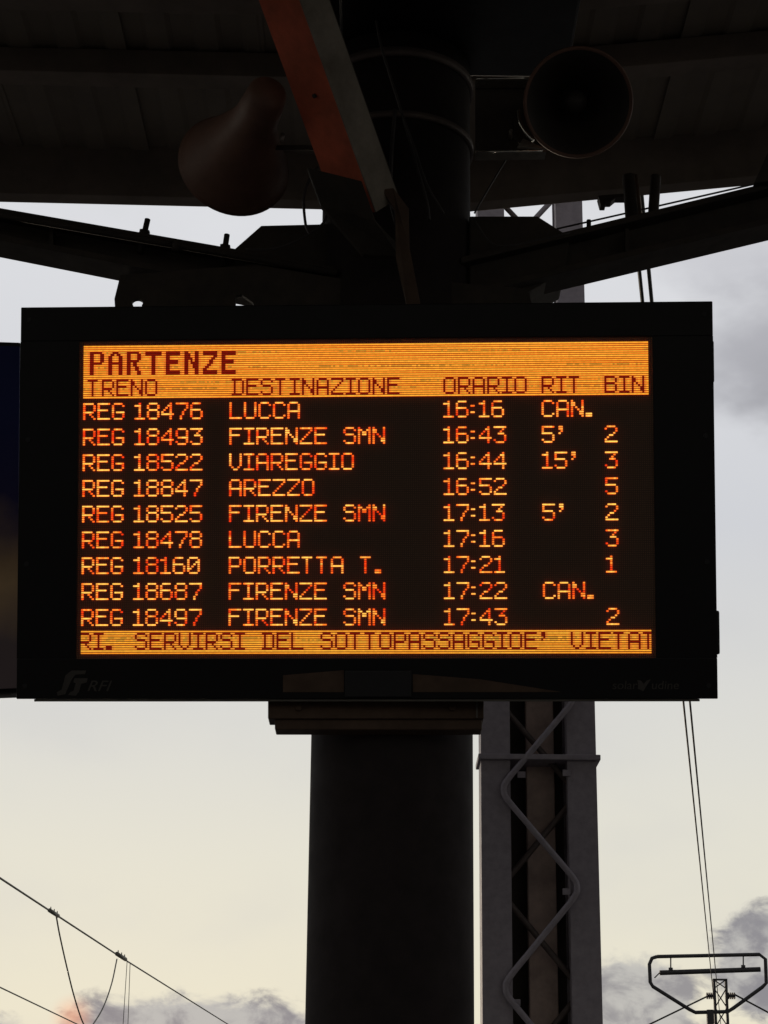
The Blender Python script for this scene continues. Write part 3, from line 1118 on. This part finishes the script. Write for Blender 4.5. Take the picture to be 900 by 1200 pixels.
# far catenary structure
YG = 60.0
G = lambda x, y, dy=0: P(x, y, YG + dy)
gm = thing('catenary_mast', 'distant dark lattice mast carrying a six-sided tube frame and a horizontal bar', 'mast', Vector((G(846, 1180).x, YG, -.9)))
loop = [(770, 1121), (890, 1118.5), (897, 1124), (898, 1152), (893, 1157), (860, 1181), (853, 1185.5), (815, 1186.5), (808, 1183), (765, 1156), (762, 1151), (761, 1130), (764, 1123), (770, 1121)]
MB().tube([G(*p) for p in loop], .055, 8).build('tube_frame', FAR, gm)
MB().tube([G(773, 1140), G(891, 1136)], .075, 10).build('insulator_bar', FAR, gm)
for x, y0, y1 in ((786, 1121, 1139), (871, 1119, 1136)):
    MB().tube([G(x, y0), G(x, y1)], .022, 6).build('bar_hanger', FAR, gm)
    MB().tube([G(x, y1 - 5), G(x, y1)], .065, 8).build('bar_clamp', FAR, gm)
MB().tube([G(773, 1140), G(767, 1146)], .02, 6).build('bar_end', FAR, gm)
gx0, gx1 = G(838, 1180).x, G(852, 1180).x
gt = G(845, 1148).z
for x in (gx0, gx1):
    MB().box((x, YG, (gt - .9) / 2), (.075, .10, gt + .9)).build('post', FAR, gm)
MB().box(((gx0 + gx1) / 2, YG, gt), (gx1 - gx0 + .075, .1, .05)).build('cap', FAR, gm)
m = MB()
z = -.9
k = 0
while z < gt - .1:
    z2 = min(gt, z + .55)
    m.tube([(gx0, YG - .03, z), (gx1, YG - .03, z2)], .018, 5)
    m.tube([(gx1, YG + .03, z), (gx0, YG + .03, z2)], .018, 5)
    z = z2
m.build('lacing', FAR, gm, kind='stuff')
MB().box((G(832, 1195).x, YG - .06, G(832, 1192).z), (.20, .2, .42), bev=.02).build('fixing_box', FAR, gm)
for (x0_, x1_) in ((828, 835), (853, 860)):
    m = MB()
    for q in range(4):
        xx = x0_ + (x1_ - x0_) * q / 3
        m.tube([G(xx, 1167), G(xx + 1.2, 1167)], .10, 10)
    m.tube([G(x0_, 1167), G(x1_ + 1, 1167)], .045, 8)
    m.build('insulator', FAR, gm)
o = MB().tube([G(828, 1168), G(760, 1201), G(700, 1228)], .028, 6).build('stay_wire', WIRE)
tag(o, 'stay wire slanting down left from the distant lattice mast', 'wire', 'stay wires of the far mast')
o = MB().tube([G(860, 1165), G(905, 1189), G(960, 1217)], .028, 6).build('stay_wire', WIRE)
tag(o, 'stay wire slanting down right from the distant lattice mast', 'wire', 'stay wires of the far mast')

# wires low on the left
def lw(pts, z, r, n=8):
    return MB().tube([PZ(*p, z) for p in pts], r, n)
UZ = 6.6
line = lambda x: 1029 + (x - 0) * (1199 - 1029) / 265.0
o = lw([(-60, line(-60) - 3), (0, 1029), (64, 1071), (142, 1122), (265, 1199), (340, 1244)], UZ, .020).build('messenger_wire', LWIRE)
tag(o, 'upper overhead wire crossing the sky low on the left, hung with clamps', 'wire')
o = lw([(-60, 1127), (0, 1157), (90, 1200), (160, 1232)], 5.5, .018).build('contact_wire', LWIRE)
tag(o, 'lower overhead wire at the bottom left corner', 'wire')
for (x, y, lab) in ((63, 1070, 'cluster of wire clamps on the upper overhead wire, the one nearer the left edge'), (142, 1121, 'cluster of wire clamps on the upper overhead wire, the one beside the thin droppers')):
    c = PZ(x, y, UZ)
    t = thing('wire_clamp', lab, 'clamp', c, 'clamps on the upper overhead wire')
    u = (PZ(x + 6, y + 3.9, UZ) - PZ(x - 6, y - 3.9, UZ)) / 12
    pxs = c.y / 2300
    MB().tube([c - u * 5, c + u * 5], pxs * 2.4, 8).build('clamp_body', LWIRE, t)
    for k in (-3.5, .5, 4):
        a = c + u * k
        MB().tube([a, a + Vector((-.2 * pxs, 0, 5.0 * pxs))], pxs * 1.1, 6, r2=pxs * .5).build('clamp_bolt', LWIRE, t)
Yd1, Yd2 = PZ(64, 1072, UZ).y, PZ(140, 1122, UZ).y
def dl(pts, r=.017):
    n = len(pts)
    return MB().tube(curve([P(x, y, Yd1 + (Yd2 - Yd1) * i / (n - 1)) for i, (x, y) in enumerate(pts)]), r, 8)
o = dl([(66, 1074), (70, 1096), (78, 1132), (87, 1168), (97, 1198), (104, 1205), (112, 1196), (122, 1178), (131, 1152), (137, 1124)]).build('jumper_cable', LWIRE)
tag(o, 'sagging U-shaped jumper cable hanging between the two clamp clusters', 'cable')
for (a, b, lab) in (((149, 1126), (143.5, 1212), 'left one of the two close thin droppers under the upper wire'), ((152.5, 1128), (149.5, 1212), 'right one of the two close thin droppers under the upper wire')):
    o = MB().tube([P(*a, Yd2), P(*b, Yd2)], .009, 6).build('dropper', LWIRE)
    tag(o, lab, 'wire', 'droppers under the upper wire')

for o in bpy.data.objects:
    if '_o' in o:
        del o['_o']
